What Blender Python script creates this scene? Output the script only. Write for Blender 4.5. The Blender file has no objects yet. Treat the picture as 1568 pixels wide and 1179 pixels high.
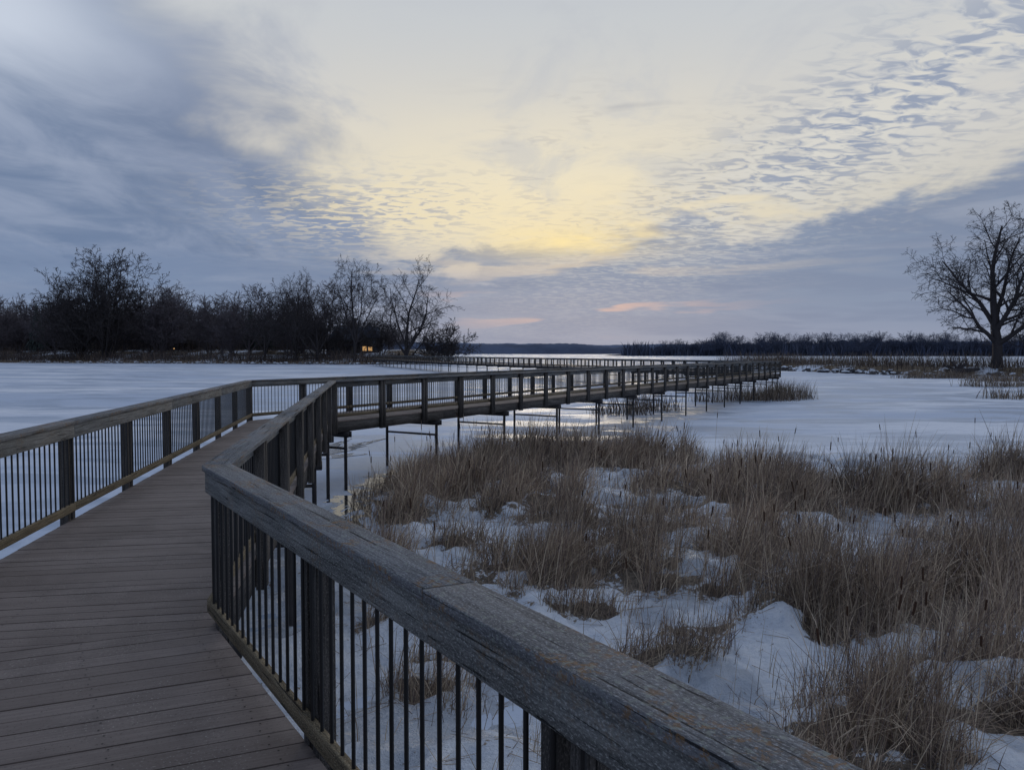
import bpy, math, random
import numpy as np
from mathutils import Vector, noise as mnoise
random.seed(7); rng=np.random.default_rng(7)
scene=bpy.context.scene
def lin(c):
    return tuple(((x/255)/12.92 if x/255<=.04045 else (((x/255)+.055)/1.055)**2.4) for x in c)+(1,)

# ---------------------------------------------------------------- helpers
def link(o,parent=None):
    scene.collection.objects.link(o)
    if parent: o.parent=parent
    return o
def empty(name,loc=(0,0,0)):
    o=bpy.data.objects.new(name,None); o.location=loc; o.empty_display_size=.3
    return link(o)
def mesh_np(name,V,Q,col=None,uv=None,smooth=False):
    V=np.asarray(V,dtype=np.float32); Q=np.asarray(Q,dtype=np.int32)
    me=bpy.data.meshes.new(name)
    me.vertices.add(len(V)); me.vertices.foreach_set("co",V.ravel())
    k=Q.shape[1]
    me.loops.add(Q.size); me.loops.foreach_set("vertex_index",Q.ravel())
    me.polygons.add(len(Q)); me.polygons.foreach_set("loop_start",np.arange(0,Q.size,k,dtype=np.int32))
    if uv is not None:
        l=me.uv_layers.new(name="UVMap"); l.data.foreach_set("uv",np.asarray(uv,dtype=np.float32).ravel())
    if col is not None:
        a=me.color_attributes.new("tint",'FLOAT_COLOR','POINT')
        c=np.ones((len(V),4),dtype=np.float32); c[:,:3]=col
        a.data.foreach_set("color",c.ravel())
    me.update(calc_edges=True)
    if smooth: me.polygons.foreach_set("use_smooth",np.ones(len(Q),dtype=bool))
    return me
_T=rng.random((256,256))
def vnoise(x,y):
    xi=np.floor(x).astype(int); yi=np.floor(y).astype(int); fx=x-xi; fy=y-yi
    fx=fx*fx*(3-2*fx); fy=fy*fy*(3-2*fy)
    a=_T[xi%256,yi%256]; b=_T[(xi+1)%256,yi%256]; c=_T[xi%256,(yi+1)%256]; d=_T[(xi+1)%256,(yi+1)%256]
    return (a*(1-fx)+b*fx)*(1-fy)+(c*(1-fx)+d*fx)*fy
def fbm(x,y,o=4):
    s=0;a=.5;t=0
    for i in range(o):
        s=s+a*vnoise(x*2**i+17*i,y*2**i+5*i); t+=a; a*=.5
    return s/t
def sstep(a,b,x):
    t=np.clip((x-a)/(b-a),0,1); return t*t*(3-2*t)

class NT:
    def __init__(s,tree): s.t=tree; s.n=tree.nodes; s.l=tree.links
    def new(s,typ,**k):
        n=s.n.new(typ)
        for a,b in k.items(): setattr(n,a,b)
        return n
    def put(s,sock,v):
        if v is None: return
        if isinstance(v,bpy.types.NodeSocket): s.l.new(v,sock)
        else: sock.default_value=v
    def M(s,op,a,b=None,c=None,clamp=False):
        n=s.new('ShaderNodeMath',operation=op,use_clamp=clamp)
        s.put(n.inputs[0],a); s.put(n.inputs[1],b)
        if c is not None: s.put(n.inputs[2],c)
        return n.outputs[0]
    def add(s,a,b): return s.M('ADD',a,b)
    def sub(s,a,b): return s.M('SUBTRACT',a,b)
    def mul(s,a,b): return s.M('MULTIPLY',a,b)
    def smooth(s,v,a,b,lo=0.,hi=1.):
        n=s.new('ShaderNodeMapRange',interpolation_type='SMOOTHSTEP')
        s.put(n.inputs[0],v); n.inputs[1].default_value=a; n.inputs[2].default_value=b
        n.inputs[3].default_value=lo; n.inputs[4].default_value=hi
        return n.outputs[0]
    def mix(s,f,a,b,mode='MIX'):
        n=s.new('ShaderNodeMix',data_type='RGBA',blend_type=mode)
        s.put(n.inputs[0],f); s.put(n.inputs[6],a); s.put(n.inputs[7],b)
        return n.outputs[2]
    def noise(s,vec,scale,detail=4,rough=.5,dist=0.):
        n=s.new('ShaderNodeTexNoise')
        if vec is not None: s.l.new(vec,n.inputs['Vector'])
        n.inputs['Scale'].default_value=scale; n.inputs['Detail'].default_value=detail
        n.inputs['Roughness'].default_value=rough; n.inputs['Distortion'].default_value=dist
        return n.outputs['Fac']
    def mapping(s,vec,scale=(1,1,1),rot=(0,0,0),loc=(0,0,0)):
        n=s.new('ShaderNodeMapping'); s.l.new(vec,n.inputs[0])
        n.inputs['Scale'].default_value=scale; n.inputs['Rotation'].default_value=rot; n.inputs['Location'].default_value=loc
        return n.outputs[0]
    def comb(s,x,y,z=0.):
        n=s.new('ShaderNodeCombineXYZ'); s.put(n.inputs[0],x); s.put(n.inputs[1],y); s.put(n.inputs[2],z); return n.outputs[0]
    def ramp(s,f,stops):
        n=s.new('ShaderNodeValToRGB'); s.put(n.inputs[0],f)
        e=n.color_ramp.elements
        while len(e)>1: e.remove(e[0])
        e[0].position=stops[0][0]; e[0].color=stops[0][1]
        for p,c in stops[1:]:
            q=e.new(p); q.color=c
        return n.outputs[0]
    def gauss(s,u,u0,su,v,v0,sv):
        a=s.mul(s.sub(u,u0),1/su); b=s.mul(s.sub(v,v0),1/sv)
        q=s.add(s.mul(a,a),s.mul(b,b))
        return s.M('EXPONENT',s.mul(q,-1.))
    def bump(s,h,strength,dist):
        n=s.new('ShaderNodeBump'); n.inputs['Strength'].default_value=strength; n.inputs['Distance'].default_value=dist
        s.l.new(h,n.inputs['Height']); return n.outputs[0]
def material(name,rough=.8,spec=.3):
    m=bpy.data.materials.new(name); m.use_nodes=True
    t=NT(m.node_tree); b=m.node_tree.nodes['Principled BSDF']
    b.inputs['Roughness'].default_value=rough; b.inputs['Specular IOR Level'].default_value=spec
    return m,t,b

# ---------------------------------------------------------------- world
w=bpy.data.worlds.new("World"); scene.world=w; w.use_nodes=True
t=NT(w.node_tree); bg=w.node_tree.nodes['Background']
tc=t.new('ShaderNodeTexCoord'); sp=t.new('ShaderNodeSeparateXYZ'); t.l.new(tc.outputs['Generated'],sp.inputs[0])
X,Y,Z=sp.outputs
u=t.M('ARCTAN2',X,Y); v=t.M('ARCSINE',Z); zc=t.M('MAXIMUM',Z,0.); den=t.add(zc,.10)
P=t.comb(t.M('DIVIDE',X,den),t.M('DIVIDE',Y,den),0.)
nA=t.sub(t.noise(P,.8,3,.55,.6),.5)
nB=t.sub(t.noise(t.mapping(P,(1.0,.6,1),(0,0,.5)),2.2,5,.6,.5),.5)
nF=t.noise(t.mapping(P,(1.0,1.6,1),(0,0,-.5)),12.,3,.5,.9)
nR=t.noise(t.mapping(P,(1,1,1),(0,0,0),(5,3,0)),1.9,3,.6,.3)
nS=t.noise(t.comb(t.mul(u,5.),t.mul(v,42.),3.),1.0,3,.55,.3)
nT=t.noise(t.comb(t.mul(u,3.2),t.mul(v,17.),9.),1.0,6,.64,.9)
c=t.ramp(t.mul(v,1/1.6),[(0,lin((150,158,182))),(.06,lin((160,165,184))),(.11,lin((198,196,190))),(.17,lin((206,205,203))),(.25,lin((198,202,206))),(.32,lin((182,189,202))),(.5,lin((172,184,204))),(1,lin((164,178,204)))])
uw=t.add(u,t.mul(nA,.14)); vw=t.add(v,t.mul(nB,.06))
c=t.mix(t.mul(t.gauss(uw,.04,.36,vw,.21,.10),.88),c,lin((238,227,200)))
c=t.mix(t.mul(t.gauss(uw,.07,.24,vw,.165,.045),.65),c,lin((250,231,186)))
c=t.mix(t.mul(t.smooth(nB,.0,.16),.4),c,lin((186,190,198)))
# left blue-grey sheet
lm=t.add(t.sub(t.sub(-.13,t.mul(t.sub(v,.12),.82)),u),t.add(t.mul(nA,.34),t.mul(nB,.30)))
lm=t.smooth(lm,-.05,.12)
lcol=t.mix(t.smooth(nB,-.16,.16),lin((106,126,158)),lin((140,154,180)))
lcol=t.mix(t.mul(t.gauss(u,-.36,.14,v,.30,.14),.55),lcol,lin((112,125,152)))
lcol=t.mix(t.mul(t.gauss(uw,-.60,.14,vw,.35,.065),.95),lcol,lin((200,209,224)))
lcol=t.mix(t.mul(t.gauss(uw,-.42,.12,vw,.47,.08),.4),lcol,lin((162,172,192)))
lcol=t.mix(t.mul(t.smooth(nT,.5,.7),.35),lcol,lin((160,171,192)))
c=t.mix(t.mul(lm,.96),c,lcol)
# low cloud bank
vb=t.add(.122,t.mul(t.M('MAXIMUM',t.sub(u,.05),0.),.16))
bm=t.smooth(t.add(t.sub(vb,v),t.add(t.mul(nB,.18),t.mul(t.sub(nT,.5),.17))),-.018,.022)
bcol=t.ramp(t.mul(v,4.),[(0,lin((148,156,177))),(.25,lin((132,146,170))),(.6,lin((122,138,165))),(1,lin((136,151,177)))])
bcol=t.mix(t.mul(t.smooth(nT,.46,.62),.5),bcol,lin((160,167,184)))
bcol=t.mix(t.mul(t.smooth(nS,.56,.42),.35),bcol,lin((116,129,156)))
bcol=t.mix(t.mul(t.gauss(u,.06,.25,v,.05,.05),.3),bcol,lin((172,164,172)))
bcol=t.mix(t.mul(t.gauss(u,-.5,.25,v,.10,.10),.5),bcol,lin((112,134,169)))
c=t.mix(t.mul(bm,.94),c,bcol)
# glow of the veiled sun
g=t.mul(t.gauss(u,.085,.12,v,.142,.022),t.smooth(nT,.42,.58))
c=t.mix(t.mul(g,.9),c,lin((255,231,170)))
g2=t.mul(t.gauss(u,.07,.24,v,.108,.018),t.smooth(nS,.50,.62))
c=t.mix(t.mul(g2,.6),c,lin((226,208,182)))
# mackerel clouds
vk=t.sub(v,t.mul(t.sub(u,.42),.45))
mk=t.mul(t.gauss(uw,.42,.29,vk,.26,.075),t.smooth(nR,.32,.46))
c=t.mix(t.mul(mk,.6),c,lin((170,178,192)))
c=t.mix(t.mul(t.mul(mk,t.smooth(nF,.47,.60)),.8),c,lin((222,219,210)))
c=t.mix(t.mul(t.mul(mk,t.smooth(nF,.50,.38)),.8),c,lin((138,151,176)))
mk2=t.gauss(uw,-.17,.13,v,.18,.04)
c=t.mix(t.mul(t.mul(mk2,t.smooth(nF,.47,.60)),.8),c,lin((236,222,188)))
c=t.mix(t.mul(t.mul(mk2,t.smooth(nF,.50,.38)),.65),c,lin((144,154,176)))
mk3=t.mul(t.gauss(u,.10,.14,v,.235,.09),t.smooth(nR,.50,.62))
c=t.mix(t.mul(t.mul(mk3,t.smooth(nF,.50,.36)),.45),c,lin((182,180,180)))
wk=t.mul(t.gauss(u,.10,.13,v,.31,.025),t.smooth(nS,.53,.66))
c=t.mix(t.mul(wk,.5),c,lin((168,170,176)))
pk=t.mul(t.gauss(u,.07,.15,v,.058,.022),t.smooth(nS,.56,.64))
c=t.mix(t.mul(pk,.8),c,lin((228,190,172)))
sky=t.new('ShaderNodeTexSky',sky_type='NISHITA'); sky.sun_disc=False
sky.sun_elevation=math.radians(5); sky.sun_rotation=math.radians(5)
sk=t.new('ShaderNodeVectorMath',operation='SCALE'); t.l.new(sky.outputs[0],sk.inputs[0]); sk.inputs['Scale'].default_value=.0005
tot=t.mix(1.0,c,sk.outputs[0],'ADD')
t.l.new(tot,bg.inputs[0]); bg.inputs[1].default_value=1.0
w.cycles.sampling_method='MANUAL'; w.cycles.sample_map_resolution=512
sd=bpy.data.lights.new("sun",'SUN'); sd.energy=.3; sd.angle=math.radians(16); sd.color=(1,.85,.65); sd.specular_factor=.2
so=link(bpy.data.objects.new("sun",sd))
d=Vector((math.sin(math.radians(5)),math.cos(math.radians(5)),math.tan(math.radians(8))))
so.rotation_euler=d.to_track_quat('Z','Y').to_euler(); so.location=(10,200,40)

# ---------------------------------------------------------------- materials
def wood_mat(name,dark,light,lichen=0.,rough=.85):
    m,t,b=material(name,rough,.15)
    uv=t.new('ShaderNodeUVMap').outputs[0]
    g=t.noise(t.mapping(uv,(2.6,55,1)),1.,6,.7,.8)
    bl=t.noise(t.mapping(uv,(1.1,5,1)),1.,4,.6,.3)
    col=t.mix(t.smooth(g,.34,.64),lin(dark),lin(light))
    col=t.mix(t.mul(t.smooth(bl,.42,.68),.5),col,lin(tuple(x*.68 for x in dark)))
    fine=t.noise(t.mapping(uv,(80,150,1)),1.,4,.75)
    col=t.mix(t.mul(t.smooth(fine,.52,.64),.6),col,lin(tuple(min(255,x*1.45) for x in light)))
    col=t.mix(t.mul(t.smooth(fine,.46,.34),.6),col,lin(tuple(x*.45 for x in dark)))
    crack=t.noise(t.mapping(uv,(1.4,48,1),(0,0,0),(3,8,0)),1.,4,.6,.5)
    cm=t.smooth(crack,.395,.345)
    col=t.mix(t.mul(cm,.85),col,lin((20,20,22)))
    if lichen:
        l=t.noise(t.mapping(uv,(34,34,1)),1.,5,.75,.5); l2=t.noise(t.mapping(uv,(3.2,3.2,1)),1.,2,.5)
        lm=t.mul(t.smooth(l,.50,.56),t.smooth(l2,.50,.58))
        col=t.mix(t.mul(lm,lichen*.75),col,lin((134,102,66)))
        l3=t.noise(t.mapping(uv,(34,34,1),(0,0,0),(9,2,0)),1.,4,.7,.5)
        col=t.mix(t.mul(t.smooth(l3,.56,.62),lichen*.6),col,lin((142,148,140)))
    t.l.new(col,b.inputs['Base Color'])
    t.l.new(t.bump(t.add(t.sub(g,t.mul(cm,.8)),t.mul(fine,.5)),.9,.006),b.inputs['Normal'])
    return m
M_cap=wood_mat("weathered_wood_cap",(94,95,98),(126,127,130),.9)
M_rail=wood_mat("weathered_wood_rail",(94,95,95),(138,138,136),.35)
M_post=wood_mat("weathered_wood_post",(62,60,59),(98,94,91))
M_tan=wood_mat("tan_wood",(88,79,66),(134,121,99),.2)  # yellow-brown tone of the bottom rails
def deck_mat():
    m,t,b=material("composite_deck",.75,.25)
    uv=t.new('ShaderNodeUVMap').outputs[0]
    geo=t.new('ShaderNodeNewGeometry'); rnd=geo.outputs['Random Per Island']
    g=t.noise(t.mapping(uv,(1.5,60,1)),1.,4,.6)
    pos=geo.outputs['Position']; bl=t.noise(pos,1.1,6,.65,.3)
    col=t.mix(t.smooth(g,.3,.7),lin((118,107,102)),lin((138,127,121)))
    col=t.mix(t.mul(t.smooth(bl,.42,.66),.6),col,lin((96,87,83)))
    col=t.mix(t.mul(rnd,.5),col,lin((102,91,85)))
    sp=t.noise(pos,70.,3,.65); sp2=t.noise(pos,2.2,3,.6)
    col=t.mix(t.mul(t.mul(t.smooth(sp,.60,.68),t.smooth(sp2,.45,.6)),.7),col,lin((172,167,160)))
    col=t.mix(t.mul(t.smooth(sp,.41,.33),.6),col,lin((70,63,59)))
    t.l.new(col,b.inputs['Base Color'])
    t.l.new(t.add(.60,t.mul(bl,.25)),b.inputs['Roughness'])
    t.l.new(t.bump(g,.3,.002),b.inputs['Normal'])
    return m
M_deck=deck_mat()
def plain(name,c,rough=.6,metal=0.,spec=.3,var=.25,scale=3.):
    m,t,b=material(name,rough,spec); b.inputs['Metallic'].default_value=metal
    p=t.new('ShaderNodeNewGeometry').outputs['Position']; n=t.noise(p,scale,4,.6)
    t.l.new(t.mix(t.smooth(n,.3,.7),lin(c),lin(tuple(x*(1-var) for x in c))),b.inputs['Base Color'])
    return m
M_metal=plain("black_metal",(26,26,28),.45,0,.5)
M_steel=plain("dark_steel",(62,60,62),.6,.2)
M_screw=plain("screw",(30,27,26),.5)
def tint_mat(name,rough=.9,trans=0.):
    m,t,b=material(name,rough,.1)
    a=t.new('ShaderNodeAttribute',attribute_name='tint')
    t.l.new(a.outputs['Color'],b.inputs['Base Color'])
    return m
M_reed=tint_mat("dry_reed"); M_brush=tint_mat("brush")
def bark(name,c):
    m,t,b=material(name,.95,.1); b.inputs['Base Color'].default_value=lin(c); return m
M_bark=bark("bark",(70,66,67))
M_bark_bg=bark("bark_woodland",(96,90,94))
M_bark_far=bark("bark_haze_tint",(84,90,108))  # distance haze painted into the bark colour of the far trees
def snow_ice():
    m,t,b=material("snow_ice",.6,.25)
    p=t.new('ShaderNodeNewGeometry').outputs['Position']
    big=t.noise(t.mapping(p,(.022,.06,1)),1.,5,.6,.8)
    mid=t.noise(t.mapping(p,(.14,.34,1)),1.,6,.62,.6)
    fine=t.noise(p,2.2,5,.65)
    col=t.mix(t.smooth(big,.38,.60),lin((224,228,236)),lin((186,198,217)))
    ice=t.mul(t.smooth(mid,.47,.56),t.smooth(big,.34,.47))
    col=t.mix(t.mul(ice,.85),col,lin((150,166,188)))
    col=t.mix(t.mul(t.smooth(fine,.48,.72),.4),col,lin((180,191,208)))
    t.l.new(col,b.inputs['Base Color'])
    t.l.new(t.smooth(t.add(ice,t.mul(fine,.2)),0,1,.8,.36),b.inputs['Roughness'])
    t.l.new(t.bump(t.add(fine,t.mul(mid,2.)),.5,.08),b.inputs['Normal'])
    return m
M_ice=snow_ice()
def marsh_mat():
    m,t,b=material("marsh_snow",.7,.3)
    p=t.new('ShaderNodeNewGeometry').outputs['Position']
    a=t.new('ShaderNodeAttribute',attribute_name='tint'); s=t.new('ShaderNodeSeparateXYZ'); t.l.new(a.outputs['Vector'],s.inputs[0])
    n=t.noise(p,2.6,6,.68,.4); f=t.noise(p,16.,5,.7)
    lit=t.smooth(t.add(t.add(s.outputs[0],t.mul(t.sub(n,.5),2.0)),t.mul(t.sub(f,.5),1.3)),.30,.44)
    sn=t.mix(t.smooth(n,.35,.65),lin((230,234,241)),lin((200,209,223)))
    lc=t.mix(t.smooth(f,.35,.65),lin((78,69,62)),lin((134,121,106)))
    wet=t.smooth(t.noise(p,.5,4,.55,.6),.50,.56)
    sn=t.mix(t.mul(wet,.55),sn,lin((150,160,174)))
    t.l.new(t.mix(lit,sn,lc),b.inputs['Base Color'])
    t.l.new(t.smooth(wet,0,1,.75,.25),b.inputs['Roughness'])
    t.l.new(t.bump(t.add(n,t.mul(f,.6)),1.,.09),b.inputs['Normal'])
    return m
M_marsh=marsh_mat()
def land_mat():
    m,t,b=material("winter_ground",.95,.1)
    p=t.new('ShaderNodeNewGeometry').outputs['Position']
    n=t.noise(p,.07,5,.6,.3); f=t.noise(p,.8,5,.65)
    g=t.mix(t.smooth(f,.3,.7),lin((82,72,62)),lin((124,110,92)))
    t.l.new(t.mix(t.smooth(t.add(n,t.mul(t.sub(f,.5),.3)),.50,.56),g,lin((205,212,224))),b.inputs['Base Color'])
    return m
M_land=land_mat()
def water_mat():
    m,t,b=material("open_water",.08,1.0); b.inputs['IOR'].default_value=1.4
    p=t.new('ShaderNodeNewGeometry').outputs['Position']; n=t.noise(p,3.,5,.65)
    ice=t.smooth(t.noise(t.mapping(p,(1,.7,1)),1.6,5,.6,.6),.50,.56)
    t.l.new(t.mix(ice,lin((44,48,52)),lin((176,186,200))),b.inputs['Base Color'])
    t.l.new(t.smooth(ice,0,1,.08,.6),b.inputs['Roughness'])
    t.l.new(t.bump(n,.12,.02),b.inputs['Normal']); return m
M_water=water_mat()
def rock_mat():
    m,t,b=material("snowy_rock",.9,.2)
    g=t.new('ShaderNodeNewGeometry'); s=t.new('ShaderNodeSeparateXYZ'); t.l.new(g.outputs['Normal'],s.inputs[0])
    n=t.noise(g.outputs['Position'],1.2,4,.6)
    rc=t.mix(t.smooth(n,.35,.65),lin((62,60,62)),lin((98,94,92)))
    t.l.new(t.mix(t.smooth(t.add(s.outputs[2],t.sub(n,.5)),.7,.85),rc,lin((200,208,220))),b.inputs['Base Color']); return m
M_rock=rock_mat()

# ---------------------------------------------------------------- lake
ICE=-1.9
xs=np.array([-6000,-800,-100,100,800,6000]); ys=np.array([-1500,-100,100,600,2500,7000])
V=[(x,y,ICE) for y in ys for x in xs]; Q=[(j*6+i,j*6+i+1,(j+1)*6+i+1,(j+1)*6+i) for j in range(5) for i in range(5)]
me=mesh_np("frozen_lake",V,Q); me.materials.append(M_ice); link(bpy.data.objects.new("frozen_lake",me))

# ---------------------------------------------------------------- boardwalk
R=[np.array(p,float) for p in [(3.35,-2.79),(-1.85,5.05),(-4.57,20),(23.3,66.5),(-12,150),(-38,222)]]
WID=2.4
def offpoly(o):
    out=[]
    n=len(R); dirs=[(R[i+1]-R[i])/np.linalg.norm(R[i+1]-R[i]) for i in range(n-1)]
    nor=[np.array([-d[1],d[0]]) for d in dirs]
    for i in range(n):
        if i==0: out.append(R[0]+nor[0]*o)
        elif i==n-1: out.append(R[-1]+nor[-1]*o)
        else:
            a,b=nor[i-1],nor[i]; out.append(R[i]+o*(a+b)/(1+a.dot(b)))
    return out
DIRS=[(R[i+1]-R[i])/np.linalg.norm(R[i+1]-R[i]) for i in range(len(R)-1)]
class Builder:
    def __init__(s): s.V=[]; s.Q=[]; s.UV=[]
    def prism(s,A,B):
        k=len(s.V); s.V+=[tuple(p) for p in A]+[tuple(p) for p in B]
        L=float(np.linalg.norm(np.array(B[0])-np.array(A[0]))); ou,ov=random.random()*50,random.random()*50
        acc=0
        for i in range(4):
            j=(i+1)%4; wd=float(np.linalg.norm(np.array(A[j])-np.array(A[i])))
            s.Q.append((k+i,k+j,k+4+j,k+4+i)); s.UV+=[(ou,ov+acc),(ou,ov+acc+wd),(ou+L,ov+acc+wd),(ou+L,ov+acc)]; acc+=wd+.3
        s.Q.append((k+3,k+2,k+1,k)); s.UV+=[(ou,ov),(ou+.01,ov),(ou+.01,ov+.1),(ou,ov+.1)]
        s.Q.append((k+4,k+5,k+6,k+7)); s.UV+=[(ou,ov),(ou+.01,ov),(ou+.01,ov+.1),(ou,ov+.1)]
    def box(s,c,ax,ay,hx,hy,z0,z1):
        c=np.array(c,float); pts=[c+ax*hx+ay*hy,c-ax*hx+ay*hy,c-ax*hx-ay*hy,c+ax*hx-ay*hy]
        s.prism([(p[0],p[1],z0) for p in pts],[(p[0],p[1],z1) for p in pts])
    def obj(s,name,mat,parent=None,bevel=0):
        me=mesh_np(name,s.V,s.Q,uv=s.UV); me.materials.append(mat)
        o=link(bpy.data.objects.new(name,me),parent)
        if bevel:
            b=o.modifiers.new("bevel",'BEVEL'); b.width=bevel; b.segments=2; b.limit_method='ANGLE'
        return o
def run(b,o0,o1,z0,z1,seg,maxlen=3.66,gap=.004,jit=0.):
    A=offpoly(o0);Bp=offpoly(o1)
    L=np.linalg.norm(R[seg+1]-R[seg]); n=max(1,int(round(L/maxlen)))
    for k in range(n):
        t0=k/n; t1=(k+1)/n
        if k>0: t0+=gap/L/2
        if k<n-1: t1-=gap/L/2
        dz=random.uniform(-jit,jit)
        a0=A[seg]+(A[seg+1]-A[seg])*t0; a1=A[seg]+(A[seg+1]-A[seg])*t1
        b0=Bp[seg]+(Bp[seg+1]-Bp[seg])*t0; b1=Bp[seg]+(Bp[seg+1]-Bp[seg])*t1
        b.prism([(*a0,z0+dz),(*b0,z0+dz),(*b0,z1+dz),(*a0,z1+dz)],[(*a1,z0+dz),(*b1,z0+dz),(*b1,z1+dz),(*a1,z1+dz)])
def tubes(p0,p1,r0,r1,k=4):
    p0=np.asarray(p0,float);p1=np.asarray(p1,float);r0=np.asarray(r0,float);r1=np.asarray(r1,float)
    d=p1-p0; L=np.linalg.norm(d,axis=1,keepdims=True); d=d/np.maximum(L,1e-6)
    ref=np.where(np.abs(d[:,2:3])>.9,np.array([[1.,0,0]]),np.array([[0,0,1.]]))
    a=np.cross(d,ref); a/=np.linalg.norm(a,axis=1,keepdims=True); b=np.cross(d,a)
    N=len(p0); V=np.zeros((N,2,k,3))
    for i in range(k):
        an=2*math.pi*i/k; o=a*math.cos(an)+b*math.sin(an)
        V[:,0,i]=p0+o*r0[:,None]; V[:,1,i]=p1+o*r1[:,None]
    base=np.arange(N)*2*k; Q=[]
    for i in range(k):
        j=(i+1)%k; Q.append(np.stack([base+i,base+j,base+k+j,base+k+i],1))
    return V.reshape(-1,3),np.concatenate(Q)
SP=1.95
def railing(side,name):
    root=empty(name); NS=len(R)-1
    s=lambda o: o if side=='R' else WID-o
    for part in ['near','far']:
        segs=[0,1] if part=='near' else list(range(2,NS))
        bv=.005 if part=='near' else 0
        cap=Builder(); fas=Builder(); low=Builder(); post=Builder(); P0=[];P1=[]
        for g in segs:
            o=sorted([s(0.),s(.18)]); run(cap,o[0],o[1],1.032,1.07,g,jit=.001)
            o=sorted([s(.124),s(.162)]); run(fas,o[0],o[1],.89,1.030,g,maxlen=3.7)
            run(low,o[0],o[1],.10,.185,g,maxlen=3.9)
            pc=offpoly(s(.075)); L=np.linalg.norm(pc[g+1]-pc[g]); n=max(1,int(round(L/SP))); d=DIRS[g]; nn=np.array([-d[1],d[0]])
            bc=offpoly(s(.143))
            for k in range(n+1):
                for e in (-1,1):
                    q=k*L/n+e*.062
                    if q<.05 or q>L-.05: continue
                    c=pc[g]+(pc[g+1]-pc[g])*(q/L); post.box(c,d,nn,.038 if e<0 else .036,.043,-.32,1.029)
            if g<4:
                LB=np.linalg.norm(bc[g+1]-bc[g]); step=.117 if g<3 else .16; nb=int(LB/step)
                for k in range(1,nb):
                    c=bc[g]+(bc[g+1]-bc[g])*(k/nb); P0.append((*c,.14)); P1.append((*c,.95))
        cap.obj("cap_rail_"+part,M_cap,root,bv); fas.obj("face_board_"+part,M_rail,root,bv)
        low.obj("bottom_rail_"+part,M_tan,root,bv); post.obj("posts_"+part,M_post,root,bv)
        Vv,Qq=tubes(P0,P1,[.0085]*len(P0),[.0085]*len(P0),6 if part=='near' else 4)
        me=mesh_np("balusters_"+part,Vv,Qq,smooth=True); me.materials.append(M_metal); link(bpy.data.objects.new("balusters_"+part,me),root)
railing('R',"boardwalk_railing"); railing('L',"boardwalk_railing")

bw=empty("boardwalk")
def clip(poly,p,n):
    out=[]
    for i in range(len(poly)):
        a,b=poly[i],poly[(i+1)%len(poly)]; da=(a-p).dot(n); db=(b-p).dot(n)
        if da>=0: out.append(a)
        if da*db<0: out.append(a+(b-a)*(da/(da-db)))
    return out
E0=offpoly(.115); E1=offpoly(WID-.115)
VV=[];FF=[];UVs=[];SC=[]
for g in range(len(R)-1):
    d=DIRS[g].copy()
    if g==0: d=np.array([-.38,.925]); d/=np.linalg.norm(d)
    nn=np.array([-d[1],d[0]])
    corners=[E0[g],E0[g+1],E1[g+1],E1[g]]
    ss=[c.dot(d) for c in corners]; w_=.139; gp=.010
    cen=sum(corners)/4
    q=min(ss)
    while q<max(ss):
        mid=cen+d*((q+w_/2)-cen.dot(d))
        poly=[mid+d*(-w_/2)-nn*40,mid+d*(w_/2)-nn*40,mid+d*(w_/2)+nn*40,mid+d*(-w_/2)+nn*40]
        for i in range(4):
            a,b=corners[i],corners[(i+1)%4]; e=b-a; nrm=np.array([-e[1],e[0]]); nrm/=np.linalg.norm(nrm)
            if (cen-a).dot(nrm)<0: nrm=-nrm
            ins=.003 if i in(1,3) else 0
            poly=clip(poly,a+nrm*ins,nrm)
            if len(poly)<3: break
        if len(poly)>=3:
            k=len(VV); n=len(poly); ou=random.random()*30; z=random.uniform(-.002,.002)
            VV+=[(p[0],p[1],z) for p in poly]+[(p[0],p[1],z-.03) for p in poly]
            FF.append(tuple(range(k,k+n))); UVs+=[(ou+p.dot(nn),p.dot(d)) for p in poly]
            for i in range(n):
                j=(i+1)%n; FF.append((k+j,k+i,k+n+i,k+n+j)); UVs+=[(ou,0),(ou,.1),(ou+.03,.1),(ou+.03,0)]
            if g<2:
                pr=[p.dot(nn) for p in poly]; lo,hi=min(pr),max(pr)
                if hi-lo>1.5:
                    for f in (.07,.93,.36,.64):
                        for e in (-.04,.04):
                            c=mid+d*e; c=c+nn*((lo+(hi-lo)*f)-c.dot(nn)); SC.append((c[0]+random.uniform(-.006,.006),c[1]))
        q+=w_+gp
me=bpy.data.meshes.new("deck_boards"); me.from_pydata(VV,[],FF)
ul=me.uv_layers.new(name="UVMap"); ul.data.foreach_set("uv",np.array(UVs,dtype=np.float32).ravel())
me.materials.append(M_deck); me.validate(); link(bpy.data.objects.new("deck_boards",me),bw)
V1=[];Q1=[]
for i,(x,y) in enumerate(SC):
    k=len(V1); 
    for a in range(6): V1.append((x+.0055*math.cos(a*math.pi/3),y+.0055*math.sin(a*math.pi/3),.0032))
    Q1+= [(k,k+1,k+2,k+3),(k,k+3,k+4,k+5)]
me=mesh_np("deck_screws",V1,Q1); me.materials.append(M_screw); link(bpy.data.objects.new("deck_screws",me),bw)
jo=Builder()
for g in range(len(R)-1):
    for o in (.125,.8,1.2,1.6,WID-.163): run(jo,o,o+.038,-.30,-.034,g,maxlen=4.9)
jo.obj("joists",M_post,bw)
xb=Builder(); P0=[];P1=[]
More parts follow.
